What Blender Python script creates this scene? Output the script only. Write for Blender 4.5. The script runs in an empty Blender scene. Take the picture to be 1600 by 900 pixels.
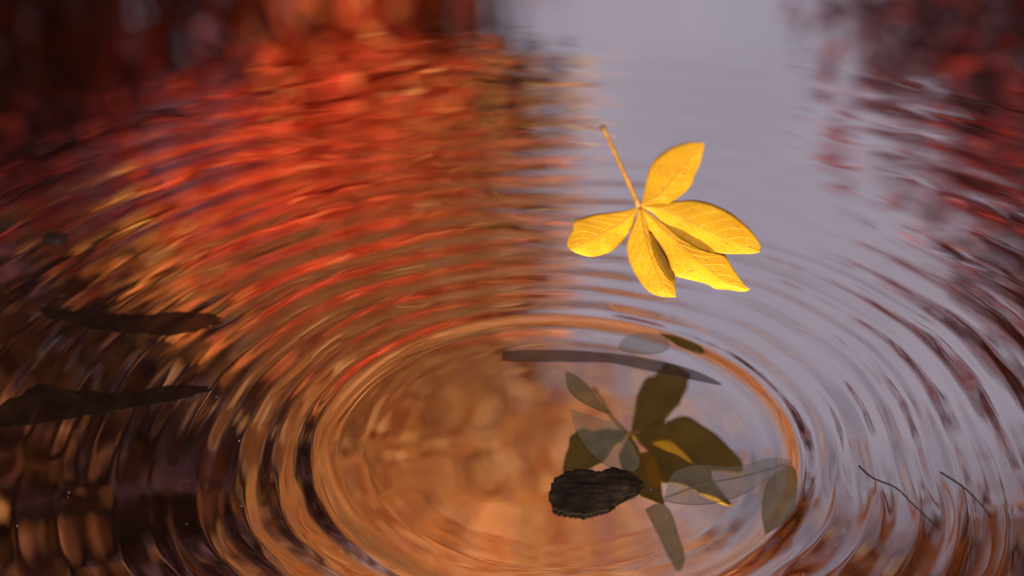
import bpy, math, random
import numpy as np
from mathutils import Vector

# ------------------------------------------------------------------ camera, sky, sun, exposure
scn = bpy.context.scene
col = scn.collection
R = math.radians

LENS = 60.0
FPX = 1600.0 * LENS / 36.0            # focal length in pixels of a 1600 px wide frame
CAM = Vector((-0.021, -0.643, 0.476))
PITCH = R(31.0)
cam_d = bpy.data.cameras.new('camera')
cam_d.lens = LENS
cam_d.sensor_width = 36.0
cam_d.clip_start = 0.02
cam_d.clip_end = 2000.0
cam = bpy.data.objects.new('camera', cam_d)
cam.location = CAM
cam.rotation_euler = (math.pi / 2 - PITCH, 0, 0)
col.objects.link(cam)
scn.camera = cam
cam_d.dof.use_dof = True
cam_d.dof.focus_distance = 0.80
cam_d.dof.aperture_fstop = 4.0

SUN_DIR = Vector((-0.16, -0.93, 0.54)).normalized()      # towards the sun
sun_el = math.asin(SUN_DIR.z)
world = bpy.data.worlds.new('World')
scn.world = world
world.use_nodes = True
wn, wl = world.node_tree.nodes, world.node_tree.links
wn.clear()
w_out = wn.new('ShaderNodeOutputWorld')
w_bg = wn.new('ShaderNodeBackground')
w_sky = wn.new('ShaderNodeTexSky')
w_sky.sky_type = 'NISHITA'
w_sky.sun_disc = False
w_sky.sun_elevation = sun_el
w_sky.sun_rotation = math.atan2(SUN_DIR.x, SUN_DIR.y)
w_sky.dust_density = 3.0
w_tc = wn.new('ShaderNodeTexCoord')
w_no = wn.new('ShaderNodeTexNoise')
w_no.inputs['Scale'].default_value = 2.2
w_no.inputs['Detail'].default_value = 5
wl.new(w_tc.outputs['Generated'], w_no.inputs['Vector'])
w_mr = wn.new('ShaderNodeMapRange')
w_mr.inputs['From Min'].default_value = 0.25
w_mr.inputs['From Max'].default_value = 0.75
w_mr.inputs['To Min'].default_value = 0.86
w_mr.inputs['To Max'].default_value = 0.97
wl.new(w_no.outputs['Fac'], w_mr.inputs['Value'])
w_mix = wn.new('ShaderNodeMix')                            # thin lavender-grey cloud over most of the sky
w_mix.data_type = 'RGBA'
wl.new(w_mr.outputs[0], w_mix.inputs[0])
wl.new(w_sky.outputs[0], w_mix.inputs[6])
w_no2 = wn.new('ShaderNodeTexNoise')
w_no2.inputs['Scale'].default_value = 5.0
w_no2.inputs['Detail'].default_value = 7
w_no2.inputs['Distortion'].default_value = 0.6
wl.new(w_tc.outputs['Generated'], w_no2.inputs['Vector'])
w_rp = wn.new('ShaderNodeValToRGB')
w_rp.color_ramp.elements[0].position = 0.36
w_rp.color_ramp.elements[0].color = (0.92, 0.70, 0.80, 1)
w_rp.color_ramp.elements[1].position = 0.64
w_rp.color_ramp.elements[1].color = (1.55, 1.24, 1.42, 1)
wl.new(w_no2.outputs['Fac'], w_rp.inputs['Fac'])
wl.new(w_rp.outputs[0], w_mix.inputs[7])
wl.new(w_mix.outputs[2], w_bg.inputs['Color'])
w_bg.inputs['Strength'].default_value = 0.15
wl.new(w_bg.outputs[0], w_out.inputs['Surface'])

sun_d = bpy.data.lights.new('sun', 'SUN')
sun_d.energy = 5.0
sun_d.angle = R(0.6)
sun_d.color = (1.0, 0.93, 0.82)
sun = bpy.data.objects.new('sun', sun_d)
sun.rotation_euler = SUN_DIR.to_track_quat('Z', 'Y').to_euler()
sun.location = (-6, -6, 9)
col.objects.link(sun)

scn.view_settings.view_transform = 'Standard'
scn.view_settings.look = 'None'
scn.view_settings.exposure = 1.35
scn.view_settings.gamma = 1.0
scn.view_settings.use_curve_mapping = False
scn.render.engine = 'CYCLES'
scn.cycles.use_denoising = True
scn.cycles.max_bounces = 7
scn.cycles.transparent_max_bounces = 12

rng = np.random.default_rng(7)
random.seed(7)

# ------------------------------------------------------------------ helpers
def ray(px, py):
    """direction through a point of the 1600 x 900 picture"""
    x, y = (px - 800) / FPX, (450 - py) / FPX
    f = Vector((0, math.cos(PITCH), -math.sin(PITCH)))
    u = Vector((0, math.sin(PITCH), math.cos(PITCH)))
    return (f + Vector((x, 0, 0)) + u * y).normalized()

def on_level(px, py, z):
    d = ray(px, py)
    return CAM + d * ((z - CAM.z) / d.z)

def on_plane(px, py, p0, n):
    d = ray(px, py)
    return CAM + d * ((p0 - CAM).dot(n) / d.dot(n))

def tag(o, label=None, category=None, group=None, kind=None):
    for k, v in (('label', label), ('category', category), ('group', group), ('kind', kind)):
        if v:
            o[k] = v
    return o

def link(name, me, mat=None, parent=None):
    o = bpy.data.objects.new(name, me)
    col.objects.link(o)
    if mat:
        me.materials.append(mat)
    if parent:
        o.parent = parent
        o.matrix_parent_inverse = parent.matrix_world.inverted()
    return o

def empty(name, loc):
    o = bpy.data.objects.new(name, None)
    o.location = loc
    o.empty_display_size = 0.02
    col.objects.link(o)
    bpy.context.view_layer.update()
    return o

def np_mesh(name, verts, quads=None, tris=None, smooth=True):
    me = bpy.data.meshes.new(name)
    verts = np.asarray(verts, dtype=np.float32)
    me.vertices.add(len(verts))
    me.vertices.foreach_set('co', verts.ravel())
    nq = 0 if quads is None else len(quads)
    nt = 0 if tris is None else len(tris)
    loops = []
    if nq:
        loops.append(np.asarray(quads, dtype=np.int32).ravel())
    if nt:
        loops.append(np.asarray(tris, dtype=np.int32).ravel())
    loops = np.concatenate(loops)
    me.loops.add(len(loops))
    me.loops.foreach_set('vertex_index', loops)
    me.polygons.add(nq + nt)
    starts = np.concatenate([np.arange(nq) * 4, nq * 4 + np.arange(nt) * 3]).astype(np.int32)
    me.polygons.foreach_set('loop_start', starts)
    me.polygons.foreach_set('use_smooth', np.full(nq + nt, smooth))
    me.update(calc_edges=True)
    me.validate()
    return me

def tube_geo(pts, radii, seg=8):
    """verts and quads of a tapered tube along pts, closed at both ends with a collapsed ring"""
    pts = [Vector(p) for p in pts]
    V, Q = [], []
    n = len(pts)
    up = Vector((0.13, 0.21, 1)).normalized()
    for i, p in enumerate(pts):
        t = (pts[min(i + 1, n - 1)] - pts[max(i - 1, 0)]).normalized()
        a = t.cross(up)
        if a.length < 1e-3:
            a = t.cross(Vector((1, 0, 0)))
        a.normalize()
        b = t.cross(a)
        for k in range(seg):
            w = 2 * math.pi * k / seg
            V.append(p + (a * math.cos(w) + b * math.sin(w)) * radii[i])
    for i in range(n - 1):
        for k in range(seg):
            k2 = (k + 1) % seg
            Q.append((i * seg + k, i * seg + k2, (i + 1) * seg + k2, (i + 1) * seg + k))
    T = []
    for base, c, flip in ((0, pts[0], True), ((n - 1) * seg, pts[-1], False)):
        ci = len(V)
        V.append(c)
        for k in range(seg):
            k2 = (k + 1) % seg
            T.append((ci, base + k2, base + k) if flip else (ci, base + k, base + k2))
    return V, Q, T

class Geo:
    def __init__(self):
        self.v, self.q, self.t = [], [], []
    def add(self, V, Q=(), T=()):
        o = len(self.v)
        self.v += [tuple(p) for p in V]
        self.q += [tuple(i + o for i in f) for f in Q]
        self.t += [tuple(i + o for i in f) for f in T]
    def tube(self, pts, radii, seg=8):
        self.add(*tube_geo(pts, radii, seg))
    def mesh(self, name):
        return np_mesh(name, self.v, self.q or None, self.t or None)

def smooth_poly(pts, n):
    """Catmull-Rom through pts, resampled to n points by arc length"""
    P = np.array([tuple(p) for p in pts], dtype=float)
    if len(P) > 2:
        E = np.vstack([2 * P[0] - P[1], P, 2 * P[-1] - P[-2]])
        out = []
        for i in range(1, len(E) - 2):
            for u in np.linspace(0, 1, 12, endpoint=False):
                a, b, c, d = E[i - 1], E[i], E[i + 1], E[i + 2]
                out.append(0.5 * ((2 * b) + (c - a) * u + (2 * a - 5 * b + 4 * c - d) * u * u + (3 * b - a - 3 * c + d) * u ** 3))
        out.append(P[-1])
        P = np.array(out)
    s = np.concatenate([[0], np.cumsum(np.linalg.norm(np.diff(P, axis=0), axis=1))])
    t = np.linspace(0, s[-1], n)
    return np.stack([np.interp(t, s, P[:, k]) for k in range(P.shape[1])], axis=1)

# smooth value noise for geometry
def vnoise(x, y, seed=0):
    xi, yi = np.floor(x).astype(np.int64), np.floor(y).astype(np.int64)
    xf, yf = x - xi, y - yi
    def h(a, b):
        n = (a * 374761393 + b * 668265263 + seed * 974634777) & 0x7fffffff
        n = ((n ^ (n >> 13)) * 1274126177) & 0x7fffffff
        return ((n ^ (n >> 16)) & 0xffff) / 32767.5 - 1.0
    u, v = xf * xf * xf * (xf * (xf * 6 - 15) + 10), yf * yf * yf * (yf * (yf * 6 - 15) + 10)
    return (h(xi, yi) * (1 - u) + h(xi + 1, yi) * u) * (1 - v) + (h(xi, yi + 1) * (1 - u) + h(xi + 1, yi + 1) * u) * v

def sstep(a, b, x):
    t = np.clip((x - a) / (b - a), 0, 1)
    return t * t * (3 - 2 * t)

# ------------------------------------------------------------------ materials
def new_mat(name):
    m = bpy.data.materials.new(name)
    m.use_nodes = True
    nt = m.node_tree
    nt.nodes.clear()
    out = nt.nodes.new('ShaderNodeOutputMaterial')
    return m, nt, nt.nodes, nt.links, out

def ramp(nodes, stops):
    r = nodes.new('ShaderNodeValToRGB')
    el = r.color_ramp.elements
    while len(el) > 1:
        el.remove(el[-1])
    el[0].position, el[0].color = stops[0][0], (*stops[0][1], 1)
    for p, c in stops[1:]:
        e = el.new(p)
        e.color = (*c, 1)
    return r

def noisy_mat(name, stops, scale, rough=0.7, bump=0.0, detail=8, dist=0.0, spec=0.3):
    m, nt, N, L, out = new_mat(name)
    tc = N.new('ShaderNodeTexCoord')
    n = N.new('ShaderNodeTexNoise')
    n.inputs['Scale'].default_value = scale
    n.inputs['Detail'].default_value = detail
    n.inputs['Roughness'].default_value = 0.65
    n.inputs['Distortion'].default_value = dist
    L.new(tc.outputs['Object'], n.inputs['Vector'])
    r = ramp(N, stops)
    L.new(n.outputs['Fac'], r.inputs['Fac'])
    b = N.new('ShaderNodeBsdfPrincipled')
    b.inputs['Roughness'].default_value = rough
    b.inputs['Specular IOR Level'].default_value = spec
    L.new(r.outputs[0], b.inputs['Base Color'])
    if bump:
        bp = N.new('ShaderNodeBump')
        bp.inputs['Strength'].default_value = 0.6
        bp.inputs['Distance'].default_value = bump
        L.new(n.outputs['Fac'], bp.inputs['Height'])
        L.new(bp.outputs[0], b.inputs['Normal'])
    L.new(b.outputs[0], out.inputs['Surface'])
    return m

def water_mat():
    m, nt, N, L, out = new_mat('pond_water')
    lw = N.new('ShaderNodeLayerWeight')
    lw.inputs['Blend'].default_value = 0.5
    p = N.new('ShaderNodeMath'); p.operation = 'POWER'
    L.new(lw.outputs['Facing'], p.inputs[0])
    p.inputs[1].default_value = 3.0
    ma = N.new('ShaderNodeMath'); ma.operation = 'MULTIPLY_ADD'
    L.new(p.outputs[0], ma.inputs[0])
    F0 = 0.62
    ma.inputs[1].default_value = 1 - F0
    ma.inputs[2].default_value = F0
    g = N.new('ShaderNodeBsdfGlossy')
    g.inputs['Roughness'].default_value = 0.0
    t = N.new('ShaderNodeBsdfTransparent')
    t.inputs['Color'].default_value = (0.62, 0.50, 0.40, 1)     # peaty pond water
    mx = N.new('ShaderNodeMixShader')
    L.new(ma.outputs[0], mx.inputs[0])
    L.new(t.outputs[0], mx.inputs[1])
    L.new(g.outputs[0], mx.inputs[2])
    L.new(mx.outputs[0], out.inputs['Surface'])
    return m

def foliage_mat():
    m, nt, N, L, out = new_mat('autumn_foliage')
    a = N.new('ShaderNodeAttribute')
    a.attribute_name = 'leaf_colour'
    d = N.new('ShaderNodeBsdfDiffuse')
    t = N.new('ShaderNodeBsdfTranslucent')
    mx = N.new('ShaderNodeMixShader')
    mx.inputs[0].default_value = 0.55
    L.new(a.outputs['Color'], d.inputs['Color'])
    L.new(a.outputs['Color'], t.inputs['Color'])
    L.new(d.outputs[0], mx.inputs[1])
    L.new(t.outputs[0], mx.inputs[2])
    L.new(mx.outputs[0], out.inputs['Surface'])
    return m

M_WATER = water_mat()
M_FOL = foliage_mat()
M_BARK = noisy_mat('tree_bark', [(0.3, (0.025, 0.016, 0.013)), (0.7, (0.07, 0.045, 0.035))], 6, 0.9, 0.01)
M_GROUND = noisy_mat('pond_bed_and_bank', [(0.3, (0.014, 0.008, 0.006)), (0.55, (0.035, 0.018, 0.010)), (0.75, (0.07, 0.032, 0.014))], 9, 0.9, 0.004, dist=0.8)

# ------------------------------------------------------------------ ground: pond bed and bank, one sheet to the horizon
def ground_height(x, y):
    r = np.hypot(x, y) * (1 + 0.10 * vnoise(x * 0.35 + 5, y * 0.35 + 9, 3))
    z = -0.075 + 0.30 * sstep(2.4, 4.0, r)
    z = z + 0.010 * vnoise(x * 9, y * 9, 11) + 0.003 * vnoise(x * 40, y * 40, 12)
    z = z + sstep(5, 60, r) * 1.2 * vnoise(x * 0.03, y * 0.03, 13) + 0.08 * sstep(3.5, 8, r) * vnoise(x * 0.8, y * 0.8, 4)
    return z

def polar_sheet(radii, seg):
    ang = np.linspace(0, 2 * np.pi, seg, endpoint=False)
    rr, aa = np.meshgrid(radii, ang, indexing='ij')
    x, y = (rr * np.cos(aa)).ravel(), (rr * np.sin(aa)).ravel()
    x = np.append(x, 0.0); y = np.append(y, 0.0)
    n = len(radii)
    i = np.arange(n - 1)[:, None] * seg
    k = np.arange(seg)[None, :]
    k2 = (k + 1) % seg
    quads = np.stack([i + k, i + seg + k, i + seg + k2, i + k2], axis=-1).reshape(-1, 4)
    c = n * seg
    kk = np.arange(seg)
    tris = np.stack([np.full(seg, c), kk, (kk + 1) % seg], axis=-1)
    return x, y, quads, tris

gr = np.concatenate([np.arange(0.01, 0.9, 0.008), 0.9 * 1.06 ** np.arange(0, 118)])
x, y, q, t = polar_sheet(gr, 220)
ground = link('ground', np_mesh('ground', np.stack([x, y, ground_height(x, y)], 1), q, t), M_GROUND)
tag(ground, kind='structure')

# ------------------------------------------------------------------ water: a real rippled surface, rings spreading from the origin
RING = 0.114
def ripple(x, y):
    y = y - 0.007
    r = np.hypot(x, y)
    a = np.arctan2(y, x)
    ca, sa = np.cos(a), np.sin(a)
    wob = 0.0045 * vnoise(ca * 1.7 + r * 5, sa * 1.7 + 3, 21) + 0.0030 * vnoise(ca * 3.2 + r * 8, sa * 3.2 - r * 5, 22) + 0.0004 * vnoise(ca * 9 + r * 20, sa * 9 + r * 9, 25)
    q = r + wob * sstep(RING - 0.01, RING + 0.07, r)
    u = q - RING
    up = np.maximum(u, 0)
    # ring wavelength widens outwards
    k0, grow = 0.0160, 0.058
    ph = 2 * np.pi / grow * np.log(np.maximum(1 + np.maximum(u, -0.3) * grow / k0, 1e-3))
    lam = k0 + grow * up
    slope = 0.085 * np.exp(-up / 0.24) * sstep(0.56, 0.28, q) * (1 + 0.35 * sstep(0.3, 0.9, sa)) * (1 - 0.42 * sstep(0.1, -0.8, ca)) * (1 - 0.25 * sstep(0.3, 0.9, ca))
    amp = 0.62 + 0.55 * vnoise(ca * 2.1 + 10 + r * 11, sa * 2.1 + r * 8, 23) + 0.30 * vnoise(ca * 5 + r * 17, sa * 5 - r * 15, 24)
    outer = slope * np.clip(amp, 0.05, 1.5) * lam / (2 * np.pi) * (np.cos(ph) + 0.16 * np.cos(2.37 * ph + 1.3 + 4 * wob / 0.004)) * sstep(-0.010, 0.004, u)
    crest = 0.00040 * np.exp(-(u / 0.0048) ** 2) - 0.00018 * np.exp(-((u + 0.012) / 0.007) ** 2)
    crest = crest * (1 + 0.55 * vnoise(ca * 2.4 + 4, sa * 2.4, 26))
    inner = (0.000016 * np.cos(2 * np.pi * q / 0.024) * sstep(0.03, 0.09, q) + 0.000006 * np.cos(2 * np.pi * q / 0.0083 + 1) * sstep(0.05, 0.10, q)) * sstep(0.0, -0.02, u)
    inner = inner + 0.00010 * vnoise(x * 14, y * 30, 35) * sstep(0.01, -0.03, u)
    calm = 0.0004 * vnoise(x * 6 + 2, y * 6, 31) + 0.00016 * vnoise(x * 15, y * 13 + 4, 32)
    calm = calm * sstep(0.05, 0.4, r) + 0.0004 * vnoise(x * 3.1, y * 2.7, 33) * sstep(0.2, 0.6, r)
    fine = 0.00003 * vnoise(x * 50, y * 60, 34) * sstep(0.1, 0.2, r) * sstep(0.5, 0.3, r)
    return outer + crest + inner + calm + fine

wr = np.concatenate([np.arange(0.0015, 0.52, 0.0010), 0.52 * 1.035 ** np.arange(0, 60)])
wr = wr[wr < 3.9]
x, y, q, t = polar_sheet(wr, 640)
water = link('water', np_mesh('water', np.stack([x, y, ripple(x, y)], 1), q, t), M_WATER)
tag(water, kind='structure')

# ------------------------------------------------------------------ trees round the pond
def make_tree(name, label, base, lobes, palette, n_clump, per_clump, leaf=0.085, trunk_r=0.09, clump_r=0.17, seed=0, group='autumn trees round the pond'):
    """lobes: list of (centre, radii); palette: list of (weight, colour)"""
    g = np.random.default_rng(seed)
    bz = float(ground_height(np.array([base[0]]), np.array([base[1]]))[0]) - 0.05
    root = empty(name, (base[0], base[1], bz))
    tag(root, label, 'tree', group)
    vols = np.array([lo[1][0] * lo[1][1] * lo[1][2] for lo in lobes])
    cl = []
    for _ in range(n_clump):
        c, rad = lobes[g.choice(len(lobes), p=vols / vols.sum())]
        d = g.normal(size=3); d /= np.linalg.norm(d)
        cl.append(np.array(c) + d * np.array(rad) * g.uniform(0.25, 1.0) ** 0.6)
    cl = np.array(cl)
    # wood
    G = Geo()
    cen = np.average(np.array([lo[0] for lo in lobes]), axis=0, weights=vols)
    fork = np.array([base[0] * 0.75 + cen[0] * 0.25, base[1] * 0.75 + cen[1] * 0.25, bz + (cen[2] - bz) * 0.45])
    tp = smooth_poly([(base[0], base[1], bz), (base[0] + g.normal() * 0.05, base[1] + g.normal() * 0.05, bz + (fork[2] - bz) * 0.5), fork], 10)
    G.tube(tp, np.linspace(trunk_r * 1.25, trunk_r * 0.8, 10) * np.array([1.3] + [1] * 9), 10)
    limbs = []
    for c, rad in lobes:
        for k in range(3):
            d = g.normal(size=3) * 0.35
            end = np.array(c) + d * np.array(rad)
            mid = (fork + end) / 2 + g.normal(size=3) * 0.12 + np.array([0, 0, 0.15])
            p = smooth_poly([fork, mid, end], 9)
            G.tube(p, np.linspace(trunk_r * 0.36, trunk_r * 0.12, 9), 7)
            limbs.append(p)
    allp = np.concatenate(limbs)
    for c in cl[::2]:
        j = np.argmin(np.linalg.norm(allp - c, axis=1))
        s = allp[j]
        mid = (s + c) / 2 + g.normal(size=3) * 0.05
        G.tube(smooth_poly([s, mid, c], 5), np.linspace(trunk_r * 0.10, 0.003, 5), 5)
    link('trunk', G.mesh('trunk'), M_BARK, root)
    # leaves
    n = n_clump * per_clump
    ctr = np.repeat(cl, per_clump, axis=0) + g.normal(size=(n, 3)) * clump_r * np.array([1, 1, 0.75])
    w = np.array([p[0] for p in palette], dtype=float)
    pal = np.array([p[1] for p in palette])
    ccol = g.choice(len(pal), size=n_clump, p=w / w.sum())
    lc = np.repeat(ccol, per_clump)
    swap = g.random(n) < 0.22
    lc[swap] = g.choice(len(pal), size=swap.sum(), p=w / w.sum())
    colr = pal[lc] * g.uniform(0.75, 1.2, size=(n, 1))
    nn = g.normal(size=(n, 3)) * 0.55 + np.array([-0.2, -0.75, 0.62])      # leaves turn their faces to the light
    nn /= np.linalg.norm(nn, axis=1)[:, None]
    a = np.cross(nn, g.normal(size=(n, 3))); a /= np.linalg.norm(a, axis=1)[:, None]
    b = np.cross(nn, a)
    s = leaf * g.uniform(0.7, 1.25, size=(n, 1))
    v0 = ctr - a * s * 0.5
    v1 = ctr + b * s * 0.42 + nn * s * 0.12
    v2 = ctr + a * s * 0.55
    v3 = ctr - b * s * 0.42 + nn * s * 0.12
    V = np.stack([v0, v1, v2, v3], 1).reshape(-1, 3)
    base_i = np.arange(n) * 4
    T = np.concatenate([np.stack([base_i, base_i + 1, base_i + 2], 1), np.stack([base_i, base_i + 2, base_i + 3], 1)])
    me = np_mesh('crown', V, None, T, smooth=False)
    at = me.color_attributes.new('leaf_colour', 'FLOAT_COLOR', 'POINT')
    cc = np.concatenate([np.repeat(np.clip(colr, 0, 1), 4, axis=0), np.ones((n * 4, 1))], 1)
    at.data.foreach_set('color', cc.astype(np.float32).ravel())
    link('crown', me, M_FOL, root)
    return root

RED = (0.62, 0.06, 0.025); SCAR = (0.88, 0.16, 0.06); ORG = (0.90, 0.36, 0.11); GOLD = (0.88, 0.52, 0.14)
BRN = (0.30, 0.10, 0.04); PEACH = (0.94, 0.56, 0.28); DRED = (0.26, 0.035, 0.03); PURP = (0.11, 0.045, 0.06); OLIVE = (0.22, 0.15, 0.03)

def sky_at(az, el, d):
    """a point d metres off, at the height where still water would mirror it"""
    a_, e_ = R(az), R(el)
    return (d * math.cos(e_) * math.sin(a_), CAM.y + d * math.cos(e_) * math.cos(a_), -CAM.z + d * math.sin(e_))

make_tree('maple_tree', 'slender scarlet maple tree mirrored in the upper left water', (-1.0, 6.4),
          [(sky_at(-7.0, 19, 7.5), (0.44, 0.6, 0.9)), (sky_at(-7.2, 26, 7.5), (0.48, 0.6, 0.75)), (sky_at(-6.4, 31, 7.5), (0.50, 0.5, 0.42))],
          [(7, SCAR), (1, RED), (1, ORG)], 180, 62, seed=1, clump_r=0.15)
make_tree('maple_tree', 'orange and gold maple tree mirrored left of the falling leaf', (-0.5, 8.0),
          [(sky_at(-2.6, 26, 8.8), (0.5, 0.5, 0.6)), (sky_at(-1.0, 29.5, 8.8), (0.42, 0.5, 0.45)), (sky_at(-3.5, 20, 8.8), (0.45, 0.4, 0.5))],
          [(4, ORG), (1, SCAR), (2, GOLD), (4, PURP)], 120, 50, seed=12)
make_tree('beech_tree', 'near black purple beech tree mirrored in the upper left corner', (-2.6, 6.0),
          [(sky_at(-18.5, 22, 6.8), (0.8, 0.7, 0.8)), (sky_at(-24, 24, 6.8), (0.9, 0.7, 1.2)), (sky_at(-14, 23.5, 7.2), (0.35, 0.5, 0.35)), (sky_at(-13.3, 20.5, 7.0), (0.42, 0.5, 0.6))],
          [(6, PURP), (3, DRED), (2, RED)], 200, 85, seed=2)
make_tree('maple_tree', 'gold topped maple tree mirrored along the left edge', (-2.3, 7.8),
          [(sky_at(-13.5, 29.5, 8.0), (0.6, 0.6, 0.42)), (sky_at(-19, 28, 8.0), (0.5, 0.6, 0.4))],
          [(3, ORG), (6, GOLD), (1, BRN)], 120, 70, seed=13)
make_tree('beech_tree', 'golden orange beech tree leaning over the water, mirrored inside the ring', (-3.6, 3.4),
          [(sky_at(-6.5, 37, 4.8), (0.45, 0.6, 0.48)), (sky_at(-2.0, 36, 4.7), (0.36, 0.5, 0.42)), (sky_at(-0.5, 42.5, 4.7), (0.45, 0.5, 0.28))],
          [(6, PEACH), (4, ORG), (2, GOLD)], 220, 130, seed=3, trunk_r=0.10, leaf=0.030, clump_r=0.18)
make_tree('maple_tree', 'dark red maple tree with sparse twigs mirrored in the upper right water', (2.4, 7.0),
          [(sky_at(17, 21, 8.2), (0.85, 0.8, 0.8)), (sky_at(21, 24, 8.2), (0.9, 0.8, 1.3)), (sky_at(12.0, 22, 8.0), (0.35, 0.4, 0.3))],
          [(3, DRED), (8, PURP), (1, RED)], 100, 60, seed=4)
make_tree('beech_tree', 'purple brown beech tree mirrored along the right edge', (3.2, 4.6),
          [(sky_at(30, 29, 6.2), (0.75, 0.8, 1.0)), (sky_at(21, 30, 6.4), (0.32, 0.4, 0.3))],
          [(5, PURP), (2, DRED), (2, BRN)], 85, 48, seed=5, trunk_r=0.12)
make_tree('oak_tree', 'russet oak tree reaching over the water, mirrored in the lower right', (3.7, 2.6),
          [(sky_at(13, 43, 5.2), (0.5, 0.5, 0.3)), (sky_at(24, 43, 5.2), (0.7, 0.7, 0.5))],
          [(4, BRN), (4, ORG), (1, GOLD)], 80, 50, seed=6, trunk_r=0.12)
make_tree('oak_tree', 'brown oak tree close by the left bank, mirrored in the lower left', (-4.2, 1.6),
          [(sky_at(-25, 38, 4.6), (0.75, 0.8, 0.7)), (sky_at(-16.5, 39, 4.5), (0.34, 0.5, 0.45)), (sky_at(-6, 50, 5.2), (0.5, 0.6, 0.3))],
          [(5, BRN), (1, ORG), (8, PURP)], 185, 66, seed=7, trunk_r=0.14)

# far wood behind the bank
def far_wood():
    g = np.random.default_rng(99)
    n = 26000
    a = g.uniform(R(20), R(160), n)
    d = g.uniform(13, 20, n)
    h = 0.3 + g.random(n) ** 0.8 * (3.2 + 1.1 * np.sin(a * 9) + 0.8 * np.sin(a * 23 + 1))
    ctr = np.stack([d * np.cos(a), d * np.sin(a), h], 1)
    A = g.normal(size=(n, 3)); A /= np.linalg.norm(A, axis=1)[:, None]
    B = np.cross(A, g.normal(size=(n, 3))); B /= np.linalg.norm(B, axis=1)[:, None]
    s = g.uniform(0.12, 0.3, size=(n, 1))
    V = np.stack([ctr - A * s, ctr + B * s, ctr + A * s, ctr - B * s], 1).reshape(-1, 3)
    i = np.arange(n) * 4
    me = np_mesh('far_wood', V, np.stack([i, i + 1, i + 2, i + 3], 1), None, False)
    pal = np.array([DRED, PURP, BRN, BRN, RED])
    c = pal[g.integers(0, len(pal), n)]
    at = me.color_attributes.new('leaf_colour', 'FLOAT_COLOR', 'POINT')
    at.data.foreach_set('color', np.concatenate([np.repeat(c, 4, 0), np.ones((4 * n, 1))], 1).astype(np.float32).ravel())
    o = link('far_wood', me, M_FOL)
    tag(o, 'dark red and brown wood far behind the bank', 'wood', kind='stuff')
far_wood()

# ------------------------------------------------------------------ the falling yellow leaf
def yellow_mat(name, base, dark, vein):
    m, nt, N, L, out = new_mat(name)
    tc = N.new('ShaderNodeTexCoord')
    n1 = N.new('ShaderNodeTexNoise'); n1.inputs['Scale'].default_value = 45; n1.inputs['Detail'].default_value = 6
    L.new(tc.outputs['Object'], n1.inputs['Vector'])
    r1 = ramp(N, [(0.3, dark), (0.62, base)])
    L.new(n1.outputs['Fac'], r1.inputs['Fac'])
    # fine net of veins
    vo = N.new('ShaderNodeTexVoronoi'); vo.feature = 'DISTANCE_TO_EDGE'; vo.inputs['Scale'].default_value = 320
    n2 = N.new('ShaderNodeTexNoise'); n2.inputs['Scale'].default_value = 200
    ad = N.new('ShaderNodeMix'); ad.data_type = 'VECTOR'; ad.inputs[0].default_value = 0.004
    L.new(tc.outputs['Object'], n2.inputs['Vector'])
    L.new(tc.outputs['Object'], ad.inputs[4])
    L.new(n2.outputs['Color'], ad.inputs[5])
    L.new(ad.outputs[1], vo.inputs['Vector'])
    rv = ramp(N, [(0.0, (1, 1, 1)), (0.06, (0, 0, 0))])
    L.new(vo.outputs['Distance'], rv.inputs['Fac'])
    vf = N.new('ShaderNodeMath'); vf.operation = 'MULTIPLY'; vf.inputs[1].default_value = 0.4
    L.new(rv.outputs[0], vf.inputs[0])
    mv = N.new('ShaderNodeMix'); mv.data_type = 'RGBA'
    L.new(vf.outputs[0], mv.inputs[0])
    L.new(r1.outputs[0], mv.inputs[6])
    mv.inputs[7].default_value = (*vein, 1)
    # brown freckles
    n3 = N.new('ShaderNodeTexNoise'); n3.inputs['Scale'].default_value = 420; n3.inputs['Detail'].default_value = 2
    L.new(tc.outputs['Object'], n3.inputs['Vector'])
    rs = ramp(N, [(0.665, (0, 0, 0)), (0.72, (1, 1, 1))])
    L.new(n3.outputs['Fac'], rs.inputs['Fac'])
    ms = N.new('ShaderNodeMix'); ms.data_type = 'RGBA'
    L.new(rs.outputs[0], ms.inputs[0])
    L.new(mv.outputs[2], ms.inputs[6])
    ms.inputs[7].default_value = (0.28, 0.12, 0.02, 1)
    d = N.new('ShaderNodeBsdfPrincipled')
    d.inputs['Roughness'].default_value = 0.55
    d.inputs['Specular IOR Level'].default_value = 0.08
    bp = N.new('ShaderNodeBump'); bp.inputs['Strength'].default_value = 0.3; bp.inputs['Distance'].default_value = 0.0002
    L.new(rv.outputs[0], bp.inputs['Height'])
    L.new(bp.outputs[0], d.inputs['Normal'])
    tr = N.new('ShaderNodeBsdfTranslucent')
    L.new(ms.outputs[2], d.inputs['Base Color'])
    L.new(ms.outputs[2], tr.inputs['Color'])
    mx = N.new('ShaderNodeMixShader'); mx.inputs[0].default_value = 0.25
    L.new(d.outputs[0], mx.inputs[1]); L.new(tr.outputs[0], mx.inputs[2])
    L.new(mx.outputs[0], out.inputs['Surface'])
    return m

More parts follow.
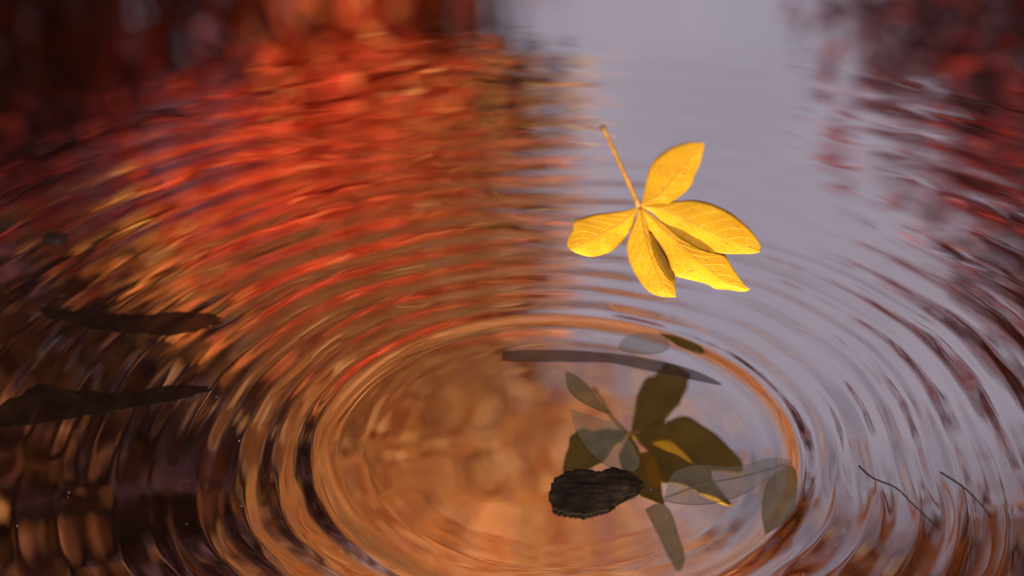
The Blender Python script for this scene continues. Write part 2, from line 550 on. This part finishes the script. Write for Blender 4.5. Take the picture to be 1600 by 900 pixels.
M_LEAF = yellow_mat('yellow_leaf', (0.58, 0.295, 0.008), (0.47, 0.195, 0.006), (0.66, 0.43, 0.09))
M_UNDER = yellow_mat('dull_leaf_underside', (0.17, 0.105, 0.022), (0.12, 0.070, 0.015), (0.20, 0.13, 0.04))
M_FOLD_SHADE = yellow_mat('folded_margin_shade', (0.26, 0.125, 0.006), (0.18, 0.080, 0.005), (0.30, 0.16, 0.02))  # shade on the folded strips, painted in as a darker ochre
M_RIB = noisy_mat('leaf_rib', [(0.3, (0.26, 0.11, 0.010)), (0.7, (0.38, 0.18, 0.018))], 300, 0.6, spec=0.1)
M_VEIN = noisy_mat('leaf_vein', [(0.3, (0.50, 0.25, 0.012)), (0.7, (0.58, 0.33, 0.035))], 300, 0.6, spec=0.1)
M_STEM = noisy_mat('leaf_stem', [(0.3, (0.16, 0.068, 0.014)), (0.7, (0.30, 0.15, 0.035))], 140, 0.5, spec=0.2)

LN = Vector((-0.05, -0.07, 0.995)).normalized()
HUB = on_level(999.5, 322.5, 0.070)

def lp(X, Y, depth=0.0):
    """point of the leaf: X, Y read off a 3x enlargement of the picture; depth in metres towards the leaf's face"""
    return on_plane(860 + X / 3.0, 180 + Y / 3.0, HUB + LN * depth, LN)

leaf_root = empty('yellow_leaf', HUB)
tag(leaf_root, 'bright yellow five-lobed leaf with brown stem, in the air above the ripples', 'leaf')

NS, NC = 34, 7
def lobe(mid, side_a, side_b, fold_a, fold_b, curl, crease=None, wave=0.0008, seed=0, lift=0.0):
    """mid, side_a, side_b run from hub to tip; crease: extra strip beyond side_b that bends steeply backwards"""
    m = smooth_poly(mid, NS); a = smooth_poly(side_a, NS); b = smooth_poly(side_b, NS)
    rows = []
    g = np.random.default_rng(seed)
    ph = g.uniform(0, 6, 4)
    for i in range(NS):
        s = i / (NS - 1)
        env = math.sin(math.pi * min(max(s, 0.0), 1.0)) ** 0.7
        row = []
        base = lift + curl * (s ** 2)
        rip = wave * env * math.sin(s * 9 + ph[0])
        for c in np.linspace(1, 0, NC, endpoint=False):
            p = m[i] * (1 - c) + a[i] * c
            row.append(lp(p[0], p[1], base - fold_a * env * c ** 1.4 + rip * c + wave * 0.6 * env * c * math.sin(s * 23 + ph[1])))
        for c in np.linspace(0, 1, NC + 1):
            p = m[i] * (1 - c) + b[i] * c
            row.append(lp(p[0], p[1], base - fold_b * env * c ** 1.4 - rip * c + wave * 0.6 * env * c * math.sin(s * 21 + ph[2])))
        rows.append(row)
    nc = len(rows[0])
    V = [p for row in rows for p in row]
    Q = [(i * nc + k, i * nc + k + 1, (i + 1) * nc + k + 1, (i + 1) * nc + k) for i in range(NS - 1) for k in range(nc - 1)]
    nrm = (V[Q[40][1]] - V[Q[40][0]]).cross(V[Q[40][2]] - V[Q[40][0]])
    if nrm.dot(LN) < 0:
        Q = [tuple(reversed(f)) for f in Q]
    n_main = len(Q)
    if crease is not None:
        e = smooth_poly(crease[0], 14)
        f = smooth_poly(crease[1], 14)
        dpt = crease[2]
        o = len(V)
        k = 4
        for i in range(14):
            s = i / 13
            env = math.sin(math.pi * s)
            for c in np.linspace(0, 1, k):
                p = e[i] * (1 - c) + f[i] * c
                V.append(lp(p[0], p[1], -fold_b * 0.6 - dpt * env * c))
        Q += [(o + i * k + j, o + i * k + j + 1, o + (i + 1) * k + j + 1, o + (i + 1) * k + j) for i in range(13) for j in range(k - 1)]
    G = Geo(); G.add([v - HUB for v in V], Q)
    me = G.mesh('lobe')
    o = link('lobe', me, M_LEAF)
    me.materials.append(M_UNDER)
    me.materials.append(M_FOLD_SHADE)
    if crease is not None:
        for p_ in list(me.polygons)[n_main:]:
            p_.material_index = 2  # fold strip takes the painted shade colour
    o.parent = leaf_root
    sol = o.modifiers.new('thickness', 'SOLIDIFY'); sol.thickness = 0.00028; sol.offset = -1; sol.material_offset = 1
    # midrib and side veins stand proud of the blade
    R_ = Geo()
    rib = [rows[i][NC] - HUB + LN * 0.00012 for i in range(NS)]
    R_.tube(rib, list(np.linspace(0.00062, 0.00018, NS)), 6)
    ro = link('midrib', R_.mesh('midrib'), M_RIB); ro.parent = o
    S = Geo()
    for j in range(4, NS - 5, 4):
        for sgn in (-1, 1):
            pts = []
            jj = j + (1 if sgn > 0 else 0)
            for q_ in range(NC):
                adv = jj + q_ * 0.75 + 0.06 * q_ ** 2
                i0 = min(int(adv), NS - 2); fr = min(adv - i0, 1)
                k_ = NC + sgn * min(q_, NC - 1)
                p = rows[i0][k_] * (1 - fr) + rows[i0 + 1][k_] * fr
                pts.append(p - HUB + LN * 0.00003)
            S.tube(smooth_poly(pts, 10), list(np.linspace(0.00015, 0.00007, 10)), 5)
    vo = link('side_veins', S.mesh('side_veins'), M_VEIN); vo.parent = o
    return o

H = (418, 428)
lobe([(425, 425), (510, 372), (600, 268), (665, 190), (722, 131)],
     [(424, 424), (440, 350), (462, 255), (500, 197), (565, 152), (615, 134), (655, 127), (692, 128), (722, 131)],
     [(428, 428), (500, 425), (560, 408), (615, 375), (650, 340), (668, 315), (674, 288), (700, 235), (713, 185), (722, 131)],
     0.004, 0.002, -0.003, seed=1)
lobe([(428, 430), (520, 445), (600, 475), (700, 525), (800, 570), (900, 612), (982, 640)],
     [(430, 428), (520, 410), (568, 404), (660, 396), (730, 406), (790, 428), (850, 460), (900, 500), (945, 545), (976, 588), (988, 622), (982, 640)],
     [(428, 432), (480, 458), (530, 500), (620, 538), (690, 578), (740, 615), (772, 640), (830, 649), (900, 649), (950, 648), (982, 640)],
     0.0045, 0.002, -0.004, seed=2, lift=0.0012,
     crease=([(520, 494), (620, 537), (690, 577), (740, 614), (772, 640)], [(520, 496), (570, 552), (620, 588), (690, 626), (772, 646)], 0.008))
lobe([(425, 434), (480, 490), (560, 565), (640, 640), (740, 720), (830, 785), (936, 815)],
     [(428, 432), (490, 475), (530, 506), (570, 545), (620, 580), (680, 615), (730, 635), (775, 642), (820, 655), (845, 700), (875, 745), (905, 788), (936, 815)],
     [(422, 438), (440, 490), (465, 540), (500, 585), (545, 660), (578, 745), (620, 763), (690, 780), (740, 795), (770, 814), (820, 818), (905, 828), (936, 815)],
     0.002, 0.004, -0.003, seed=3, lift=-0.001)
lobe([(420, 436), (435, 520), (450, 600), (480, 690), (520, 780), (590, 852)],
     [(417, 438), (400, 490), (375, 550), (358, 605), (360, 650), (375, 700), (400, 750), (430, 795), (465, 830), (510, 848), (560, 853), (590, 852)],
     [(424, 438), (445, 490), (465, 550), (478, 620), (500, 680), (530, 735), (560, 770), (580, 792), (588, 825), (590, 852)],
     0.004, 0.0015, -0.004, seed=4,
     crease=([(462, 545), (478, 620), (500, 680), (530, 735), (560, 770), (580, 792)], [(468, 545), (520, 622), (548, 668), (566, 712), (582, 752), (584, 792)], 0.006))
lobe([(415, 432), (350, 490), (270, 540), (180, 585), (92, 630)],
     [(414, 430), (350, 446), (280, 455), (200, 465), (150, 480), (112, 494), (106, 520), (103, 540), (88, 562), (79, 592), (82, 620), (92, 630)],
     [(416, 436), (400, 470), (390, 505), (372, 548), (355, 570), (330, 600), (290, 635), (240, 655), (190, 663), (130, 650), (92, 630)],
     0.003, 0.005, 0.004, seed=5)

S = Geo()
sp = [lp(416, 432, 0.0006), lp(392, 375, 0.003), lp(340, 260, 0.007), lp(285, 140, 0.009), lp(245, 55, 0.010)]
S.tube([Vector(p) - HUB for p in smooth_poly(sp, 16)], list(np.interp(np.linspace(0, 1, 16), [0, 0.06, 0.9, 1], [0.0015, 0.0013, 0.0012, 0.0015])), 10)
so = link('stem', S.mesh('stem'), M_STEM); so.parent = leaf_root


# ------------------------------------------------------------------ things floating on the pond
def wet_mat(name, stops, scale, film):
    """dark plant matter under a thin film of water"""
    m = noisy_mat(name, stops, scale, 0.95, 0.0, spec=0.0)
    N, L = m.node_tree.nodes, m.node_tree.links
    b = next(n for n in N if n.type == 'BSDF_PRINCIPLED')
    out = next(n for n in N if n.type == 'OUTPUT_MATERIAL')
    g = N.new('ShaderNodeBsdfGlossy')
    g.inputs['Roughness'].default_value = 0.02 if film > 0.1 else 0.06
    mx = N.new('ShaderNodeMixShader')
    mx.inputs[0].default_value = film
    L.new(b.outputs[0], mx.inputs[1]); L.new(g.outputs[0], mx.inputs[2])
    L.new(mx.outputs[0], out.inputs['Surface'])
    return m

M_OLIVE = wet_mat('wet_olive_leaf', [(0.3, (0.014, 0.011, 0.004)), (0.7, (0.034, 0.026, 0.010))], 90, 0.15)
M_GREY = wet_mat('wet_grey_leaf', [(0.3, (0.020, 0.017, 0.013)), (0.7, (0.042, 0.036, 0.028))], 90, 0.31)
M_DARK = wet_mat('wet_black_bark', [(0.3, (0.003, 0.002, 0.002)), (0.55, (0.008, 0.005, 0.004)), (0.75, (0.020, 0.011, 0.008))], 110, 0.0)
M_PLUM = wet_mat('dark_reflection_strip', [(0.3, (0.005, 0.003, 0.003)), (0.7, (0.016, 0.009, 0.008))], 90, 0.16)
M_BROWN = wet_mat('wet_blackened_patch', [(0.3, (0.002, 0.001, 0.001)), (0.7, (0.007, 0.003, 0.002))], 90, 0.05)
M_EDGE = noisy_mat('dark_cut_edge', [(0.3, (0.008, 0.006, 0.004)), (0.7, (0.02, 0.014, 0.008))], 90, 1.0, spec=0.0)
M_STALK = wet_mat('wet_stalk', [(0.3, (0.006, 0.004, 0.004)), (0.7, (0.020, 0.013, 0.011))], 200, 0.0)

def water_z(p):
    return float(ripple(np.array([p[0]]), np.array([p[1]]))[0])

def flat_float(name, label, category, outline, mat, thick, lift=0.0004, dome=0.0, rough=0.0, rib=None, rings=8, n=48, ragged=0.0, sharp=False):
    """a thin thing lying on the water; outline read off the picture at water level"""
    P = [on_level(px, py, 0.0) for px, py in outline]
    if sharp:
        E = np.array([(p.x, p.y) for p in P] + [(P[0].x, P[0].y)])
        sl = np.concatenate([[0], np.cumsum(np.linalg.norm(np.diff(E, axis=0), axis=1))])
        tt = np.linspace(0, sl[-1], n, endpoint=False)
        P = np.stack([np.interp(tt, sl, E[:, 0]), np.interp(tt, sl, E[:, 1])], 1)
    else:
        P = smooth_poly([(p.x, p.y) for p in P] + [(P[0].x, P[0].y)], n + 1)[:-1]
    c = P.mean(axis=0)
    P = P + (P - c) * (ragged * np.random.default_rng(n).normal(size=(n, 1)))
    F = (np.arange(1, rings + 1) / rings)[:, None, None]
    XY = (c + (P[None] - c) * F).reshape(-1, 2)
    f = np.repeat(np.arange(1, rings + 1) / rings, n)
    X, Y = XY[:, 0], XY[:, 1]
    rel = vnoise(X * 110 + Y * 60, Y * 420, 5) + 0.5 * vnoise(X * 330, Y * 700, 6)
    Z = ripple(X, Y) + lift + dome * (1 - f ** 3) * (1 + 0.4 * vnoise(X * 50, Y * 60, 8)) + rough * rel * (1 - 0.6 * f)
    V = [tuple(v) for v in np.stack([X - c[0], Y - c[1], Z], 1)]
    Q, T = [], []
    V.append((0, 0, water_z(c) + lift + dome))
    ci = len(V) - 1
    for k in range(n):
        T.append((ci, k, (k + 1) % n))
    for i in range(rings - 1):
        for k in range(n):
            k2 = (k + 1) % n
            Q.append((i * n + k, (i + 1) * n + k, (i + 1) * n + k2, i * n + k2))
    G = Geo(); G.add(V, Q, T)
    root = empty(name, (c[0], c[1], 0))
    tag(root, label, category)
    o = link('blade' if category == 'leaf' else 'body', G.mesh('blade'), mat); o.parent = root
    o.data.materials.append(M_EDGE)
    sol = o.modifiers.new('thickness', 'SOLIDIFY'); sol.thickness = thick; sol.offset = -1; sol.material_offset_rim = 1
    es = o.modifiers.new('crisp_rim', 'EDGE_SPLIT'); es.split_angle = R(40)
    if rib:
        pts = smooth_poly([tuple(on_level(px, py, 0.0)) for px, py in rib], 12)
        G = Geo()
        G.tube([(p[0] - c[0], p[1] - c[1], water_z(p) + lift + dome + 0.0002) for p in pts], list(np.linspace(0.0003, 0.00012, 12)), 6)
        ro = link('midrib', G.mesh('midrib'), M_OLIVE); ro.parent = root
    return root

flat_float('sunken_leaf', 'long curved grey olive leaf awash at the right inside the ring', 'leaf',
           [(1036, 782), (1052, 740), (1095, 727), (1150, 730), (1200, 716), (1238, 722), (1205, 744), (1165, 770), (1115, 786), (1070, 788)], M_GREY, 0.00006, lift=0.00012, rings=20, n=64, rib=[(1040, 778), (1100, 757), (1160, 745), (1228, 725)])
flat_float('sunken_leaf', 'dark rounded leaf awash against the right rim of the ring', 'leaf',
           [(1196, 836), (1190, 800), (1196, 760), (1212, 734), (1236, 728), (1246, 750), (1243, 785), (1228, 815)], M_OLIVE, 0.00006, lift=0.00012, rings=20, n=64)
flat_float('sunken_leaf', 'narrow olive leaf awash at the bottom below the bark chunk', 'leaf',
           [(1008, 796), (1030, 786), (1048, 800), (1060, 835), (1070, 872), (1060, 892), (1044, 868), (1028, 835)], M_OLIVE, 0.00006, lift=0.00012, rings=20, n=64)
flat_float('sunken_leaf', 'small pointed olive leaf awash left of the mirrored leaf', 'leaf',
           [(884, 580), (902, 588), (922, 606), (938, 630), (951, 646), (924, 636), (900, 622), (886, 604)], M_OLIVE, 0.00006, lift=0.00012, rings=20, n=64)
flat_float('sunken_leaf', 'pale grey leaf awash just above the bark chunk', 'leaf',
           [(892, 640), (930, 652), (965, 664), (985, 690), (1000, 722), (985, 738), (950, 728), (918, 702), (900, 672)], M_GREY, 0.00006, lift=0.00012, rings=20, n=64)
flat_float('sunken_leaf', 'pale olive leaf awash at the far rim of the ring', 'leaf',
           [(965, 545), (975, 528), (1005, 519), (1035, 524), (1046, 540), (1030, 551), (995, 552)], M_GREY, 0.00006, lift=0.00012, rings=20, n=64)
flat_float('bark_chunk', 'wet black chunk of bark near the middle of the ring', 'bark',
           [(858, 778), (866, 752), (884, 741), (905, 737), (940, 741), (958, 734), (988, 743), (1003, 757), (996, 770), (968, 784), (950, 798), (912, 807), (868, 801)], M_DARK, 0.0012,
           lift=0.0003, dome=0.0011, rough=0.0006, rings=18, n=110, ragged=0.022, sharp=True)
flat_float('sunken_leaf', 'dark ragged patch awash at the left, the farther of the two', 'leaf',
           [(56, 486), (85, 481), (118, 491), (148, 481), (170, 490), (225, 492), (290, 488), (338, 494), (325, 512), (270, 524), (190, 520), (130, 512), (102, 503), (74, 497)], M_BROWN, 0.00006,
           lift=0.00012, rings=20, n=110, ragged=0.03)  # thin dark patch following the ripples, like the next one
flat_float('sunken_leaf', 'long dark patch awash at the left edge, the nearer of the two', 'leaf',
           [(-30, 645), (30, 618), (62, 598), (92, 608), (150, 612), (205, 614), (262, 603), (322, 606), (290, 622), (215, 636), (120, 652), (40, 664), (-25, 668)], M_BROWN, 0.00006,
           lift=0.00012, rings=20, n=110, ragged=0.03)
flat_float('reflection_strip', 'thin dark strip standing in for a reflection along the far inside of the ring', 'reflection strip',
           [(786, 549), (830, 547), (880, 547), (930, 550), (985, 556), (1040, 566), (1090, 581), (1128, 601), (1085, 593), (1035, 580), (980, 570), (930, 564), (880, 561), (830, 561), (788, 564)], M_PLUM, 0.00006,
           lift=0.00012, rings=20, n=120)  # added dark strip that paints in a reflection along the ring crest
flat_float('leaf_scrap', 'small dark scrap of leaf alone on the far left water', 'leaf scrap',
           [(66, 376), (80, 369), (104, 371), (102, 380), (84, 384)], M_DARK, 0.0006, lift=0.0006, dome=0.0008, rough=0.0006, n=32)

def stalk(label, pts, r0, r1, mat=None):
    P = smooth_poly([tuple(on_level(px, py, 0.0)) for px, py in pts], 30)
    c = P.mean(axis=0)
    G = Geo()
    G.tube([(p[0] - c[0], p[1] - c[1], water_z(p) + r0 * 0.5) for p in P], list(np.linspace(r0, r1, 30)), 8)
    o = link('floating_stalk', G.mesh('floating_stalk'), mat or M_STALK)
    o.location = (c[0], c[1], 0)
    tag(o, label, 'stalk', 'stalks afloat on the pond')
stalk('hair-thin stalk bending towards the lower right corner', [(1342, 728), (1365, 748), (1400, 762), (1430, 792), (1465, 824)], 0.00036, 0.00018)
stalk('hair-thin stalk nearest the right edge', [(1470, 738), (1505, 762), (1530, 785), (1548, 808)], 0.00036, 0.00018)

# pale dust on the water
G = Geo()
gd = np.random.default_rng(5)
for _ in range(150):
    px, py = gd.uniform(0, 1600), 900 - 480 * gd.random() ** 1.3
    p = on_level(px, py, 0.0)
    r_ = 0.00006 + 0.00014 * gd.random() ** 2.5
    z = water_z(p) + r_ * 0.6
    V = [(p.x + r_ * 1.5, p.y, z), (p.x, p.y + r_, z), (p.x - r_, p.y, z), (p.x, p.y - r_, z), (p.x, p.y, z + r_), (p.x, p.y, z - r_)]
    G.add(V, (), [(0, 1, 4), (1, 2, 4), (2, 3, 4), (3, 0, 4), (1, 0, 5), (2, 1, 5), (3, 2, 5), (0, 3, 5)])
dust = link('dust', G.mesh('dust'), noisy_mat('pale_dust', [(0.4, (0.22, 0.18, 0.17)), (0.6, (0.4, 0.34, 0.32))], 50))
tag(dust, 'pale dust specks strewn over the water', 'dust', kind='stuff')
